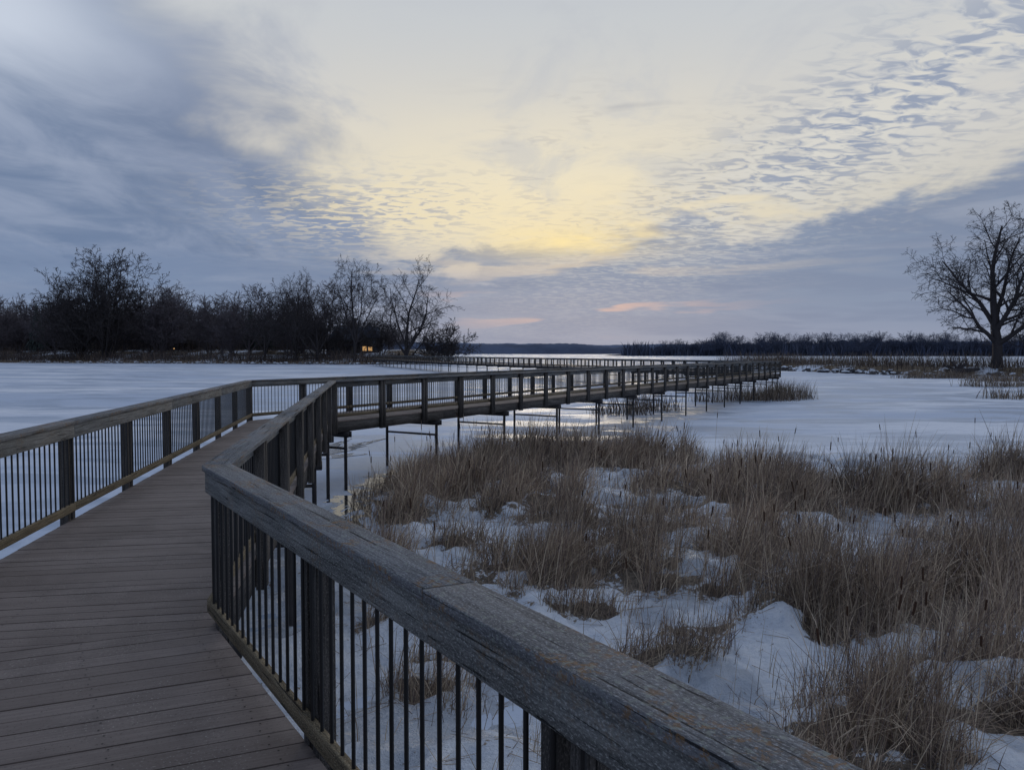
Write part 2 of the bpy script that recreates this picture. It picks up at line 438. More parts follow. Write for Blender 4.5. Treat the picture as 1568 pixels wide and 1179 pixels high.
for g in range(len(R)-1):
    a=offpoly(.20);b=offpoly(WID-.20); L=np.linalg.norm(a[g+1]-a[g]); st=3.9 if g<3 else 5.; n=max(1,int(L/st)); d=DIRS[g]; nn=np.array([-d[1],d[0]])
    for k in range(n+1):
        tt=(k+.15)/(n+.3); ca=a[g]+(a[g+1]-a[g])*tt; cb=ca+nn*(WID-.4)
        for c in (ca,cb): P0.append((*c,-2.6)); P1.append((*c,-.31))
        A=ca-nn*.15;Bq=cb+nn*.15
        for e in (-.06,.06):
            A2=A+d*e;B2=Bq+d*e
            xb.prism([(*(A2-d*.02),-.46),(*(A2+d*.02),-.46),(*(A2+d*.02),-.302),(*(A2-d*.02),-.302)],[(*(B2-d*.02),-.46),(*(B2+d*.02),-.46),(*(B2+d*.02),-.302),(*(B2-d*.02),-.302)])
        xb.prism([(*(ca-d*.02),-.80),(*(ca+d*.02),-.80),(*(ca+d*.02),-.74),(*(ca-d*.02),-.74)],[(*(cb-d*.02),-.80),(*(cb+d*.02),-.80),(*(cb+d*.02),-.74),(*(cb-d*.02),-.74)])
xb.obj("cross_beams",M_steel,bw)
Vv,Qq=tubes(P0,P1,[.045]*len(P0),[.045]*len(P0),8); me=mesh_np("steel_legs",Vv,Qq,smooth=True); me.materials.append(M_steel); link(bpy.data.objects.new("steel_legs",me),bw)

# ---------------------------------------------------------------- marsh
clumps=[ # x,y,rx,ry,h,density
(0.6,24.4,4.2,1.8,1.45,1),(4.2,25.2,1.8,1.3,1.4,1),(-1.3,19.4,2.2,2.2,1.35,1),(-2.2,21.8,1.2,1.2,1.2,.8),(1.4,18.2,1.6,1.4,1.3,1),(5.6,19.9,2.4,1.4,1.25,1),
(5.2,17.0,2.2,1.0,1.15,1),(9.1,18,1.9,1.1,1.65,1),(13.8,21.3,1.7,.8,1.2,.9),(11.6,16.2,1.3,.8,1.3,1),
(.3,12.2,1.2,.8,1.2,1),(1.5,13.6,1.3,.8,1.15,1),(2.7,12.2,1.6,1.0,1.2,1),(4.6,13.9,1.3,.85,1.2,1),(.9,16.0,1.0,.45,.9,.9),(3.0,15.4,1.2,.45,.85,.9),
(-.8,13.9,.7,.45,1.0,.9),(-2.5,16.8,1.0,.7,.8,.8),(5.5,10.7,2.0,1.1,1.5,1.1),(4.1,10.1,1.1,.65,1.3,1),(7.4,11.6,1.8,1.1,1.5,1.1),(1.9,8.9,.8,.4,.65,.9),
(3.7,7.0,1.15,.85,1.2,1.1),(4.9,7.7,1.3,.95,1.35,1.1),(6.2,8.8,1.1,.7,1.25,1),(2.9,6.1,.8,.5,.8,.9),(-.9,8.2,.5,.8,.7,.7),(-1.6,10.5,.5,1.0,.8,.7),(-.2,6.4,.5,.5,.7,.7),(.9,5.6,.6,.4,.7,.7),
(-2.4,13.2,.7,1.1,.8,.7),(8.5,8.5,1.6,1.2,1.2,.8),(12.5,12,1.8,1.2,1.2,.8),(17,17,2,1.2,1.2,.7),(6,3.5,1.8,1.2,1.1,.7),(3.2,2.8,.9,.8,.9,.6),(1.1,10.6,.7,.4,.65,.8),(-.1,17.0,.8,.5,.8,.8),(8.3,14.6,1.2,.5,.85,.6),(2.6,9.9,.7,.3,.55,.6)]
def dens(x,y):
    f=np.zeros_like(x)
    for cx,cy,rx,ry,h,dn in clumps:
        f=np.maximum(f,dn*np.clip(1.3-np.sqrt(((x-cx)/rx)**2+((y-cy)/ry)**2),0,1))
    return f
def gaps(x,y): return fbm(x*.95+31,y*1.25+7,3)
def rail_x(y): return np.where(y<5.05,-1.85-(y-5.05)*.664,np.where(y<20,-1.85-(y-5.05)*.182,-4.57+(y-20)*.599))
def groundz(x,y):
    nzz=fbm(x*.8,y*.8,4)
    e=sstep(-10,-7.5,x)*sstep(26,22,x)*sstep(-3,-1,y)*sstep(32-.22*np.abs(x-4),26.5-.22*np.abs(x-4),y)
    e=e*np.where(y>14,sstep(.7,1.9,x-rail_x(y)+1.2*(fbm(x*.6,y*.6,3)-.5)),1.)
    h=.18*sstep(.42,.62,nzz)+.09*sstep(.50,.38,gaps(x,y))+.14*(fbm(x*3,y*3,3)-.5)+.07*(fbm(x*7,y*7,2)-.5)+.10*dens(x,y)
    return ICE+(h+.03)*e-.06*(1-e)
gx=np.arange(-10,26,.10); gy=np.arange(-3,33,.10); GX,GY=np.meshgrid(gx,gy)
D=dens(GX,GY)*sstep(.36,.44,gaps(GX,GY)); GZ=groundz(GX,GY)
ny,nx=GX.shape; idx=np.arange(nx*ny).reshape(ny,nx)
Q=np.stack([idx[:-1,:-1],idx[:-1,1:],idx[1:,1:],idx[1:,:-1]],-1).reshape(-1,4)
lit=np.clip(D*1.0,0,1).ravel(); col=np.stack([lit,lit,lit],1)
me=mesh_np("marsh_ground",np.stack([GX,GY,GZ],-1).reshape(-1,3),Q,col=col,smooth=True); me.materials.append(M_marsh)
link(bpy.data.objects.new("marsh_snow_ground",me))

def blades(x,y,z,h,w,lean,bend,az,face,col,tipdrop):
    N=len(x); T=np.array([0,.35,.7,1.0]); V=np.zeros((N,4,2,3)); wt=np.array([1,.9,.65,.12])
    dx,dy=np.cos(az),np.sin(az); fx,fy=np.cos(face),np.sin(face)
    for i,tt in enumerate(T):
        off=(lean*tt+bend*tt*tt)*h; zz=z+h*(tt-tipdrop*tt*tt*tt)
        cx=x+dx*off; cy=y+dy*off; ww=w*wt[i]/2
        for s_,sg in ((0,-1),(1,1)):
            V[:,i,s_,0]=cx+fx*ww*sg; V[:,i,s_,1]=cy+fy*ww*sg; V[:,i,s_,2]=zz
    base=np.arange(N)*8; Q=[]
    for i in range(3): Q.append(np.stack([base+2*i,base+2*i+1,base+2*i+3,base+2*i+2],1))
    C=np.repeat(col,8,axis=0)
    return V.reshape(-1,3),np.concatenate(Q),C
pal=np.array([lin(c)[:3] for c in [(188,169,148),(164,146,129),(138,121,110),(212,194,170),(120,107,102),(172,151,131)]])
xs=[];ys=[];hs=[]
for cx,cy,rx,ry,h,dn in clumps:
    n=int(math.pi*rx*ry*660*dn*(1.0 if cy>9 else 1.35))
    r=np.sqrt(rng.random(n))*1.08*(.8+.4*rng.random(n)); a=rng.random(n)*2*math.pi
    px=cx+rx*r*np.cos(a); py=cy+ry*r*np.sin(a)
    keep=(fbm(px*2.2+9,py*2.2,3)>.34+.15*r)&(gaps(px,py)>.365+.04*rng.random(n))
    px,py,r=px[keep],py[keep],r[keep]
    hh=h*(1.0-.3*r**2)*(.45+.62*rng.random(len(px)))*(.42+1.15*fbm(px*1.6,py*1.6,3))
    xs.append(px);ys.append(py);hs.append(hh)
n=6000; px=rng.uniform(-3.5,15,n); py=rng.uniform(5,27,n); k=(fbm(px*.7+3,py*.7,3)>.45)&(py<28-.35*np.abs(px-3))
xs.append(px[k]);ys.append(py[k]);hs.append(rng.uniform(.12,.7,k.sum()))
x=np.concatenate(xs);y=np.concatenate(ys);h=np.concatenate(hs)
k=x>rail_x(y)+.25; x,y,h=x[k],y[k],h[k]
N=len(x); z=groundz(x,y)-.03
kind=rng.random(N); lean=np.abs(rng.normal(0,.2,N)); bend=np.where(kind<.4,rng.uniform(.2,1.0,N),rng.uniform(0,.18,N))
drop=np.where(kind<.4,bend*.6,.02); matted=kind>.84; lean=np.where(matted,rng.uniform(.5,1.6,N),lean); h=np.where(matted,h*.6,h)
wd=rng.uniform(.005,.011,N)*(1+np.clip((y-9)/12,0,.9))
az=np.where(rng.random(N)<.5,rng.normal(0.3,.8,N),rng.random(N)*6.28); face=rng.random(N)*math.pi
big=fbm(x*.5+20,y*.5,3); c=pal[rng.integers(0,len(pal),N)]*(.6+.6*rng.random((N,1)))*(.5+.95*big[:,None])
V,Q,C=blades(x,y,z,h,wd,lean,bend,az,face,c,drop)
me=mesh_np("reeds",V,Q,col=C); me.materials.append(M_reed); link(bpy.data.objects.new("marsh_reeds",me))
print("reeds",N)
# flattened stalks lying on the snow
n=5200; px=rng.uniform(-3,13,n); py=rng.uniform(4.5,24,n); k=(dens(px,py)>.02)|(rng.random(n)<.18); px=px[k];py=py[k]; k=px>rail_x(py)+.3; px=px[k];py=py[k]; n=len(px)
pz=groundz(px,py)+.012; L_=rng.uniform(.2,.7,n); a=rng.random(n)*6.28; qx=px+L_*np.cos(a); qy=py+L_*np.sin(a); qz=groundz(qx,qy)+.015+rng.random(n)*.04
V,Q=tubes(np.stack([px,py,pz],1),np.stack([qx,qy,qz],1),[.004]*n,[.002]*n,3)
me=mesh_np("fallen_stalks",V,Q,col=np.repeat(pal[rng.integers(0,len(pal),n)]*.8,6,axis=0)); me.materials.append(M_reed); link(bpy.data.objects.new("fallen_reed_stalks",me))
cx=[];cy=[]
for (a,b,rx,ry,hh,dn) in clumps:
    n=int(rx*ry*3.0)+1; cx+=list(a+rng.normal(0,.6,n)*rx); cy+=list(b+rng.normal(0,.6,n)*ry)
cx+=list(rng.uniform(3,14,30)); cy+=list(rng.uniform(10,21,30))
cx=np.array(cx);cy=np.array(cy); k=cx>rail_x(cy)+.3; cx=cx[k];cy=cy[k]; cz=groundz(cx,cy); n=len(cx)
hh=rng.uniform(1.0,1.75,n)*np.where(cy<10,.85,1); la=rng.random(n)*6.28; ll=np.abs(rng.normal(0,.16,n))*hh
top=np.stack([cx+np.cos(la)*ll,cy+np.sin(la)*ll,cz+hh],1); bot=np.stack([cx,cy,cz-.05],1); f=lambda t:bot+(top-bot)*t
a0=f(0);a1=f(.88);a2=f(.895);a3=f(.97);a4=f(1.04)
V1,Q1=tubes(a0,a1,[.0042]*n,[.0032]*n,4)
V2,Q2=tubes(np.concatenate([a1,a2,a3]),np.concatenate([a2,a3,a3+(a3-a2)*.12]),[.004]*n+[.0105]*n+[.010]*n,[.0105]*n+[.0105]*n+[.003]*n,6)
V3,Q3=tubes(a3,a4,[.003]*n,[.0015]*n,4)
VV_=np.concatenate([V1,V2,V3]);QQ_=np.concatenate([Q1,Q2+len(V1),Q3+len(V1)+len(V2)])
CC=np.concatenate([np.tile(pal[0]*.8,(len(V1),1)),np.tile(np.array(lin((72,54,44))[:3]),(len(V2),1)),np.tile(pal[0],(len(V3),1))])
me=mesh_np("cattails",VV_,QQ_,col=CC); me.materials.append(M_reed); link(bpy.data.objects.new("cattails",me))

def tuft(name,lst,h,wd,n_per,seed,cols=pal,zf=None,mat=M_reed,leanS=.15):
    r=np.random.default_rng(seed); X_=[];Y_=[]
    for (a,b,rx,ry) in lst:
        n=int(n_per*rx*ry)+30; q=np.sqrt(r.random(n))*(.7+.5*r.random(n)); an=r.random(n)*6.28; X_.append(a+rx*q*np.cos(an));Y_.append(b+ry*q*np.sin(an))
    x=np.concatenate(X_);y=np.concatenate(Y_);n=len(x); z=(np.full(n,ICE) if zf is None else zf(x,y))-.05
    hh=h*(.4+.7*r.random(n))*(.4+1.1*fbm(x*.5,y*.5,3)); c=cols[r.integers(0,len(cols),n)]*(.6+.6*r.random((n,1)))
    V,Q,C=blades(x,y,z,hh,wd*(.6+.8*r.random(n)),np.abs(r.normal(0,leanS,n)),r.uniform(0,.35,n),r.random(n)*6.28,r.random(n)*3.14,c,np.full(n,.08))
    me=mesh_np(name,V,Q,col=C); me.materials.append(mat); return link(bpy.data.objects.new(name,me))
tuft("reed_patch",[(6.4,46,1.8,1.5),(8.6,49,2.0,1.5),(19.5,60,3.0,2.2),(22.5,63,2,3),(15,58,1.5,1)],1.4,.028,110,3,cols=pal*.5)
tuft("reed_patch",[(41,62,3,1.6),(55,84,6,2),(66,100,7,2.5),(62,112,6,3)],1.3,.045,60,4,cols=pal*.6)

def blob(name,cx,cy,rx,ry,rot,z,seed,n=120,amp=.75):
    V=[(cx,cy,z)]
    for i in range(n):
        a=2*math.pi*i/n; rr=max(.25,1+amp*(2*mnoise.fractal(Vector((math.cos(a)*2.2+seed,math.sin(a)*2.2,seed)),1,2,6)))
        X_=rx*rr*math.cos(a);Y_=ry*rr*math.sin(a); V.append((cx+X_*math.cos(rot)-Y_*math.sin(rot),cy+X_*math.sin(rot)+Y_*math.cos(rot),z))
    me=bpy.data.meshes.new(name); me.from_pydata(V,[],[(0,i+1,(i+1)%n+1) for i in range(n)]); me.materials.append(M_water)
    return link(bpy.data.objects.new(name,me))
blob("open_water",-3.7,19.6,.9,2.8,.05,ICE+.006,3)
blob("open_water",-2.6,23.6,.7,2.6,-.55,ICE+.010,5)
blob("open_water",-7.6,26.5,1.0,4.2,-.3,ICE+.014,8)
blob("open_water",-3.3,15.6,.5,1.6,.1,ICE+.018,9)

# ---------------------------------------------------------------- land
def grid_obj(name,x0,x1,y0,y1,sx,sy,fn,mat):
    gx=np.arange(x0,x1+sx,sx);gy=np.arange(y0,y1+sy,sy);A,B=np.meshgrid(gx,gy);Zz=fn(A,B)
    ny,nx=A.shape;idx=np.arange(nx*ny).reshape(ny,nx);Q=np.stack([idx[:-1,:-1],idx[:-1,1:],idx[1:,1:],idx[1:,:-1]],-1).reshape(-1,4)
    me=mesh_np(name,np.stack([A,B,Zz],-1).reshape(-1,3),Q,smooth=True); me.materials.append(mat); return link(bpy.data.objects.new(name,me))
def shoreY(x): return 238+np.clip(-(x+50),0,1000)*.36+9*(fbm(x*.03+4,x*0+2.,3)-.5)*2+np.clip(x+42,0,50)**2*.12
def leftland(x,y):
    dd=y-shoreY(x); e=sstep(-16,-30,x+ .08*(y-230))
    return -2.6+e*(.7*sstep(-2,1,dd)+1.4*sstep(0,14,dd)+3.6*sstep(8,60,dd)+1.2*(fbm(x*.05,y*.05,3)-.5)*sstep(0,20,dd))
grid_obj("peninsula_shore",-520,0,215,480,3,3,leftland,M_land)
SPL=np.array([(58,196),(64,160),(72,130),(98,116),(220,92)],float)
def spitd(x,y):
    best=np.full(x.shape,1e9)
    for i in range(len(SPL)-1):
        a=SPL[i];b=SPL[i+1];e=b-a;tt=np.clip(((x-a[0])*e[0]+(y-a[1])*e[1])/e.dot(e),0,1)
        best=np.minimum(best,np.hypot(x-a[0]-e[0]*tt,y-a[1]-e[1]*tt))
    return best
def spit(x,y): return -2.5+1.9*sstep(11,3,spitd(x,y)+3*(fbm(x*.15,y*.15,2)-.5))+.4*(fbm(x*.3,y*.3,3)-.5)
grid_obj("spit_shore",40,240,75,215,1.5,1.5,spit,M_land)

import bmesh
def rocks(name,pts,rs,mat,seed):
    r=random.Random(seed); bm=bmesh.new()
    for (x,y,z),s in zip(pts,rs):
        ret=bmesh.ops.create_icosphere(bm,subdivisions=2,radius=1)
        sx,sy,sz=s*r.uniform(.8,1.5),s*r.uniform(.8,1.3),s*r.uniform(.5,.8); o=r.random()*100; a=r.random()*3
        for v_ in ret['verts']:
            n=mnoise.noise(v_.co*1.3+Vector((o,o,o)))*.55+mnoise.noise(v_.co*3+Vector((o,0,o)))*.2
            c_=v_.co*(1+n); c_=Vector((c_.x*sx,c_.y*sy,c_.z*sz)); v_.co=Vector((c_.x*math.cos(a)-c_.y*math.sin(a)+x,c_.x*math.sin(a)+c_.y*math.cos(a)+y,c_.z+z))
    me=bpy.data.meshes.new(name); bm.to_mesh(me); bm.free(); me.materials.append(mat); return link(bpy.data.objects.new(name,me))
pts=[];rs=[]
for i in range(len(SPL)-2):
    a,b=SPL[i],SPL[i+1]; L=np.linalg.norm(b-a); d=(b-a)/L; nn=np.array([d[1],-d[0]])
    if nn[0]>0 and i<2: nn=-nn
    if nn[1]>0 and i>=2: nn=-nn
    for k in range(int(L*(2.4 if i<2 else 1.2))):
        q=a+d*random.uniform(0,L)+nn*random.uniform(4,10); s_=random.uniform(.3,.85); pts.append((q[0],q[1],ICE+random.uniform(0,.5)*(1 if random.random()<.5 else .2))); rs.append(s_)
rocks("riprap_rocks",pts,rs,M_rock,1)
pts=[];rs=[]
for k in range(170):
    x_=random.uniform(-180,-25); y_=float(shoreY(np.array(float(x_))))+random.uniform(-2,2); pts.append((x_,y_,ICE+.1)); rs.append(random.uniform(.3,.9))
rocks("shore_rocks",pts,rs,M_rock,2)

# ---------------------------------------------------------------- trees
def perp(d,r,ang,phi=None):
    if phi is None: phi=r.random()*6.28
    ref=Vector((1,0,0)) if abs(d.z)>.8 else Vector((0,0,1)); a=d.cross(ref).normalized(); b=d.cross(a)
    return (d*math.cos(ang)+(a*math.cos(phi)+b*math.sin(phi))*math.sin(ang)).normalized()
def make_tree(seed,H=27.,trunk=.5,bare=.25,limbs=4,ang=(14,38),kids=(7,7,6,4),limb=.62,twig=.02,droop=0.,multi=1,ratio=.55,k=3,wob0=1.):
    r=random.Random(seed); P0=[];P1=[];R0=[];R1=[]
    def grow(p,d,L,rad,lev):
        n=(6,5,4,3,2,2)[min(lev,5)]; q=p;dd=d; pts=[]; tip=max(twig*.5,rad*.22)
        for i in range(n):
            wob=(.10,.15,.19,.24,.28,.3)[min(lev,5)]*wob0
            lift=(.10,.06,.02,-droop,-droop*1.5,-droop)[min(lev,5)]
            dd=(dd+Vector((r.gauss(0,wob),r.gauss(0,wob),r.gauss(0,wob)+lift))).normalized()
            q2=q+dd*(L/n); f0=i/n;f1=(i+1)/n; ra=rad+(tip-rad)*f0**.8; rb=rad+(tip-rad)*f1**.8
            P0.append(tuple(q));P1.append(tuple(q2));R0.append(max(ra,twig));R1.append(max(rb,twig if lev<3 else twig*.5)); pts.append((q,q2,dd.copy(),rb)); q=q2
        if lev<len(kids):
            K=kids[lev]; phi=r.random()*6.28
            for j in range(K):
                f=.15+.85*(j+r.random()*.8)/K; f=min(f,.99); i=int(f*n); a,b,dd,rb=pts[i]; pt=a+(b-a)*(f*n-i)
                phi+=2.4+r.uniform(-.5,.5); an=math.radians(r.uniform(26,60))
                grow(pt,perp(dd,r,an,phi),L*ratio*(1.15-.5*f)*r.uniform(.75,1.2),max(rb*.62,twig),lev+1)
    for m in range(multi):
        d=Vector((0,0,1)) if multi==1 else perp(Vector((0,0,1)),r,math.radians(r.uniform(4,16)),m*6.28/multi)
        p=Vector((0,0,-.3)) if multi==1 else Vector((math.cos(m*6.28/multi)*.5,math.sin(m*6.28/multi)*.5,-.3))
        tr=trunk/(multi**.4); n=4; q=p
        for i in range(n):
            d2=(d+Vector((r.gauss(0,.05),r.gauss(0,.05),0))).normalized(); q2=q+d2*(H*bare/n)
            P0.append(tuple(q));P1.append(tuple(q2));R0.append(tr*(1.3 if i==0 else 1-.05*i));R1.append(tr*(1-.05*(i+1)));q=q2
        ph=r.random()*6.28
        for l in range(limbs):
            a=math.radians(ang[0]+(ang[1]-ang[0])*l/max(1,limbs-1))*(.3 if l==0 else 1)
            grow(q-Vector((0,0,.03*H*l)),perp(d,r,a,ph+l*2.4+r.uniform(-.25,.25)),H*limb*(1 if l==0 else r.uniform(.78,.98)),tr*(.76 if l==0 else r.uniform(.5,.68)),0)
    P0=np.array(P0);P1=np.array(P1); top=np.percentile(P1[:,2],99.95); s_=H/top
    V,Q=tubes(P0*s_,P1*s_,np.array(R0),np.array(R1),k)
    me=mesh_np("bare_tree_mesh",V,Q); ex=np.percentile(np.abs(P1[:,0]*s_),98); return me,len(P0),ex
specs=[dict(seed=19,H=27,trunk=.80,bare=.33,limbs=7,ang=(20,60),kids=(8,7,5,3),limb=.56,twig=.024,droop=.08,ratio=.55,k=4),
       dict(seed=5,H=27,trunk=.65,bare=.20,limbs=6,ang=(18,56),kids=(7,6,5,2),limb=.6,twig=.03,droop=.03,k=3),
       dict(seed=23,H=24,trunk=.55,bare=.24,limbs=5,ang=(15,50),kids=(7,6,4,3),limb=.62,twig=.03,droop=.03,k=3),
       dict(seed=33,H=20,trunk=.45,bare=.08,limbs=4,ang=(10,44),kids=(8,6,5,2),limb=.75,twig=.03,multi=5,ratio=.42,k=3,wob0=.7),
       dict(seed=44,H=18,trunk=.32,bare=.18,limbs=5,ang=(12,48),kids=(7,6,4),limb=.64,twig=.045,k=3),
       dict(seed=57,H=16,trunk=.32,bare=.10,limbs=4,ang=(12,46),kids=(6,6,4),limb=.72,twig=.05,multi=3,ratio=.48,k=3)]
TM=[]
for s_ in specs:
    me,n,ex=make_tree(**s_); me.materials.append(M_bark); TM.append(me); print("tree",s_['seed'],n,"halfwidth",round(float(ex),1),"H",s_['H'])
TMF=[];TMB=[]
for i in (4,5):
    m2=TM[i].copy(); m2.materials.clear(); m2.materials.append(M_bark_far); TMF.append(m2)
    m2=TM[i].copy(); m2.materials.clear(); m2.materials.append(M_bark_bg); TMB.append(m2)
def tree(k,x,y,z,s,rot,name="bare_tree",parent=None,sxy=1.,meshes=TM):
    o=bpy.data.objects.new(name,meshes[k]); o.location=(x,y,z); o.scale=(s*sxy,s*sxy,s); o.rotation_euler=(0,0,rot); return link(o,parent)
LL=lambda x,y: float(leftland(np.array(float(x)),np.array(float(y))))-.2
SS=lambda x,y: float(spit(np.array(float(x)),np.array(float(y))))-.1
tree(0,78,124,SS(78,124),.98,.6,sxy=1.1)
tree(1,93,132,SS(93,132),.72,2.6)
for k,x_,y_,H_,rot,sxy in [(1,-34.5,250,36,.4,1.0),(2,-51,250,34,1.9,.85),(1,-64,254,31,3.6,.9),(2,-73,260,30,5.0,.95),
        (3,-151,287,42,.8,1.1),(3,-164,292,34,2.8,1.0),(4,-84,262,25,2,1.0),(5,-21,250,16,3,1.2),(5,-26,256,14,1,1.2),(4,-58,262,19,1,1.0),(5,-45,264,15,4,1.1),(5,-66,266,16,2,1.1)]:
    tree(k,x_,y_,LL(min(x_,-27),y_),H_/specs[k]['H'],rot,sxy=sxy)
grp=empty("distant_trees")
rr=random.Random(3)
for i in range(96):
    x_=rr.uniform(-330,-38); y_=float(shoreY(np.array(x_)))+rr.uniform(22,90); H_=rr.uniform(17,29)*1.05
    k=rr.choice([0,1]); rot_=rr.random()*6.28
    if x_>-78: y_=max(y_,302); H_*=.5
    tree(k,x_,y_,LL(x_,y_),H_/specs[4+k]['H'],rot_,"tree_%d"%i,grp,1.1,TMB)
def farshoreY(x): return 860-.18*(x-140)
for i in range(180):
    x_=130+rr.random()**.9*900; y_=farshoreY(x_)+rr.uniform(0,70); H_=rr.uniform(19,30)*(.45+.55*min(1,(x_-120)/150))*(.75+.5*float(fbm(np.array(x_*.012),np.array(3.),3)))
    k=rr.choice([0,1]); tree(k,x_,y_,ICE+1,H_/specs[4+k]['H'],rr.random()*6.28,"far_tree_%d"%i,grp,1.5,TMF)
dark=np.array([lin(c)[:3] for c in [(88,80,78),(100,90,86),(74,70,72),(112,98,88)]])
haze_tints=np.array([lin(c)[:3] for c in [(82,88,105),(88,92,108),(76,83,102)]])  # blue-grey blade colours with the distance haze baked in
lz=lambda x,y: leftland(x,y)
def band(name,n,xf,yf,h,wd,seed,cols,zf,mat=M_brush,lean=.2):
    r=np.random.default_rng(seed); x=xf(r,n);y=yf(r,x); z=zf(x,y)-.1
    hh=h*(.35+.75*r.random(n))*(.35+1.2*fbm(x*.09,y*.06,3)); c=cols[r.integers(0,len(cols),n)]*(.6+.6*r.random((n,1)))
    V,Q,C=blades(x,y,z,hh,wd*(.6+.8*r.random(n)),np.abs(r.normal(0,lean,n)),r.uniform(0,.3,n),r.random(n)*6.28,r.random(n)*3.14,c,np.full(n,.05))
    me=mesh_np(name,V,Q,col=C); me.materials.append(mat); return link(bpy.data.objects.new(name,me))
band("shoreline_brush",10500,lambda r,n:r.uniform(-330,-26,n),lambda r,x:shoreY(x)+3+np.abs(r.normal(0,10,len(x))),3.6,.13,5,dark,lz)
band("woodland_undergrowth",13500,lambda r,n:r.uniform(-340,-78,n),lambda r,x:shoreY(x)+r.uniform(45,110,len(x)),12,.2,6,dark,lz,lean=.12)
band("shoreline_grass",9000,lambda r,n:r.uniform(-330,-24,n),lambda r,x:shoreY(x)+r.uniform(-1,4,len(x)),1.2,.12,7,pal*.6,lz)
band("far_undergrowth",12000,lambda r,n:130+r.random(n)*950,lambda r,x:farshoreY(x)+r.uniform(0,60,len(x)),14,1.2,8,haze_tints,lambda x,y:np.full(x.shape,ICE))
def spx(n,seed,w0,w1):
    r=np.random.default_rng(seed); t_=r.random(n)*(len(SPL)-1.001); i=t_.astype(int); f_=t_-i
    p=SPL[i]*(1-f_[:,None])+SPL[i+1]*f_[:,None]; return p[:,0]+r.uniform(w0,w1,n),p[:,1]+r.uniform(w0,w1,n)
sx_,sy_=spx(9500,9,-6.5,6.5)
band("spit_brush",9500,lambda r,n:sx_,lambda r,x:sy_,2.9,.06,10,np.concatenate([dark,pal*.5]),lambda x,y:spit(x,y))
P0=[];P1=[];R0=[];R1=[]
for i in range(16):
    a=random.uniform(-.2,3.3); L=random.uniform(1.2,3.2); P0.append((70+random.uniform(-.5,.5),121,-1.1)); P1.append((70+math.cos(a)*L,121+random.uniform(-1,1),-1.1+abs(math.sin(a))*L*.6)); R0.append(.3);R1.append(.07)
P0.append((68,120,-1.2));P1.append((74,122,-.8));R0.append(.5);R1.append(.3)
V,Q=tubes(P0,P1,R0,R1,6); me=mesh_np("fallen_tree",V,Q); me.materials.append(M_bark); link(bpy.data.objects.new("fallen_tree",me))

def conifer(seed,H):
    r=np.random.default_rng(seed); n=1500; lay=r.integers(0,22,n); tt=np.clip((lay+.5*r.random(n))/22,0,.99)**.9; z=H*(.10+.90*tt); rad=(1-tt)*H*.15*(.5+.8*vnoise(lay*3.7,np.floor(r.random(n)*5)))
    a=r.random(n)*6.28
    V,Q,C=blades(np.cos(a)*rad*.2,np.sin(a)*rad*.2,z,rad+.2,np.full(n,.22),np.full(n,1.)+r.random(n)*.2,np.zeros(n),a,a+1.57,np.tile(np.array([[.045,.058,.055]]),(n,1))*(.5+r.random((n,1))),np.full(n,1.25))
    V2,Q2=tubes([(0,0,-.3)],[(0,0,H)],[.22],[.03],6)
    me=mesh_np("conifer_mesh",np.concatenate([V,V2]),np.concatenate([Q,Q2+len(V)]),col=np.concatenate([C,np.full((len(V2),3),.04)])); me.materials.append(M_brush); return me
CM=[conifer(1,14),conifer(2,14)]
for k,x_,y_,H_ in [(0,-99,292,19),(1,-94,296,15),(0,-196,318,21),(1,-178,320,14)]:
    o=bpy.data.objects.new("conifer_tree",CM[k]); o.location=(x_,y_,LL(x_,y_)); o.scale=(H_/14,)*3; link(o)

def ridge(name,x0,x1,y,step,hf,mat,depth=120):
    xs=np.arange(x0,x1,step); h=hf(xs); V=[];Q=[]
    for i,(a,b) in enumerate(zip(xs,h)): V+=[(a,y,ICE-1),(a,y+depth*.15,ICE+b*.55),(a,y+depth*.5,ICE+b),(a,y+depth*3,ICE-1)]
    for i in range(len(xs)-1):
        for j in range(3): Q.append((4*i+j,4*i+4+j,4*i+5+j,4*i+1+j))
    me=mesh_np(name,V,Q); me.materials.append(mat); return link(bpy.data.objects.new(name,me))
M_h1=plain("wooded_hill_haze_tint",(92,102,124),.95,0,.05,.2,.01); M_h2=plain("wooded_hill_haze_tint_back",(110,122,146),.95,0,.05,.15,.01)  # aerial perspective put into the base colour, bluer for the farther ridge
M_h0=plain("wooded_shore_haze_tint",(78,85,102),.95,0,.05,.25,.02)  # far shore ridge, bluish base colour stands in for haze
f1=lambda x: 10+26*fbm(x*.0035+2,x*0+1,3)*sstep(420,100,x)+5*fbm(x*.06,x*0+4,3)
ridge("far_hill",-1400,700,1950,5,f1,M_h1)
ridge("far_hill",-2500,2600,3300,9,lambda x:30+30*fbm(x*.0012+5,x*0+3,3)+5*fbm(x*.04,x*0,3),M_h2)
ridge("far_shore_land",120,1400,905,3,lambda x:(9+7*fbm(x*.01,x*0+7,3)+5*fbm(x*.12,x*0+7,3))*sstep(110,260,x)+1,M_h0,60)

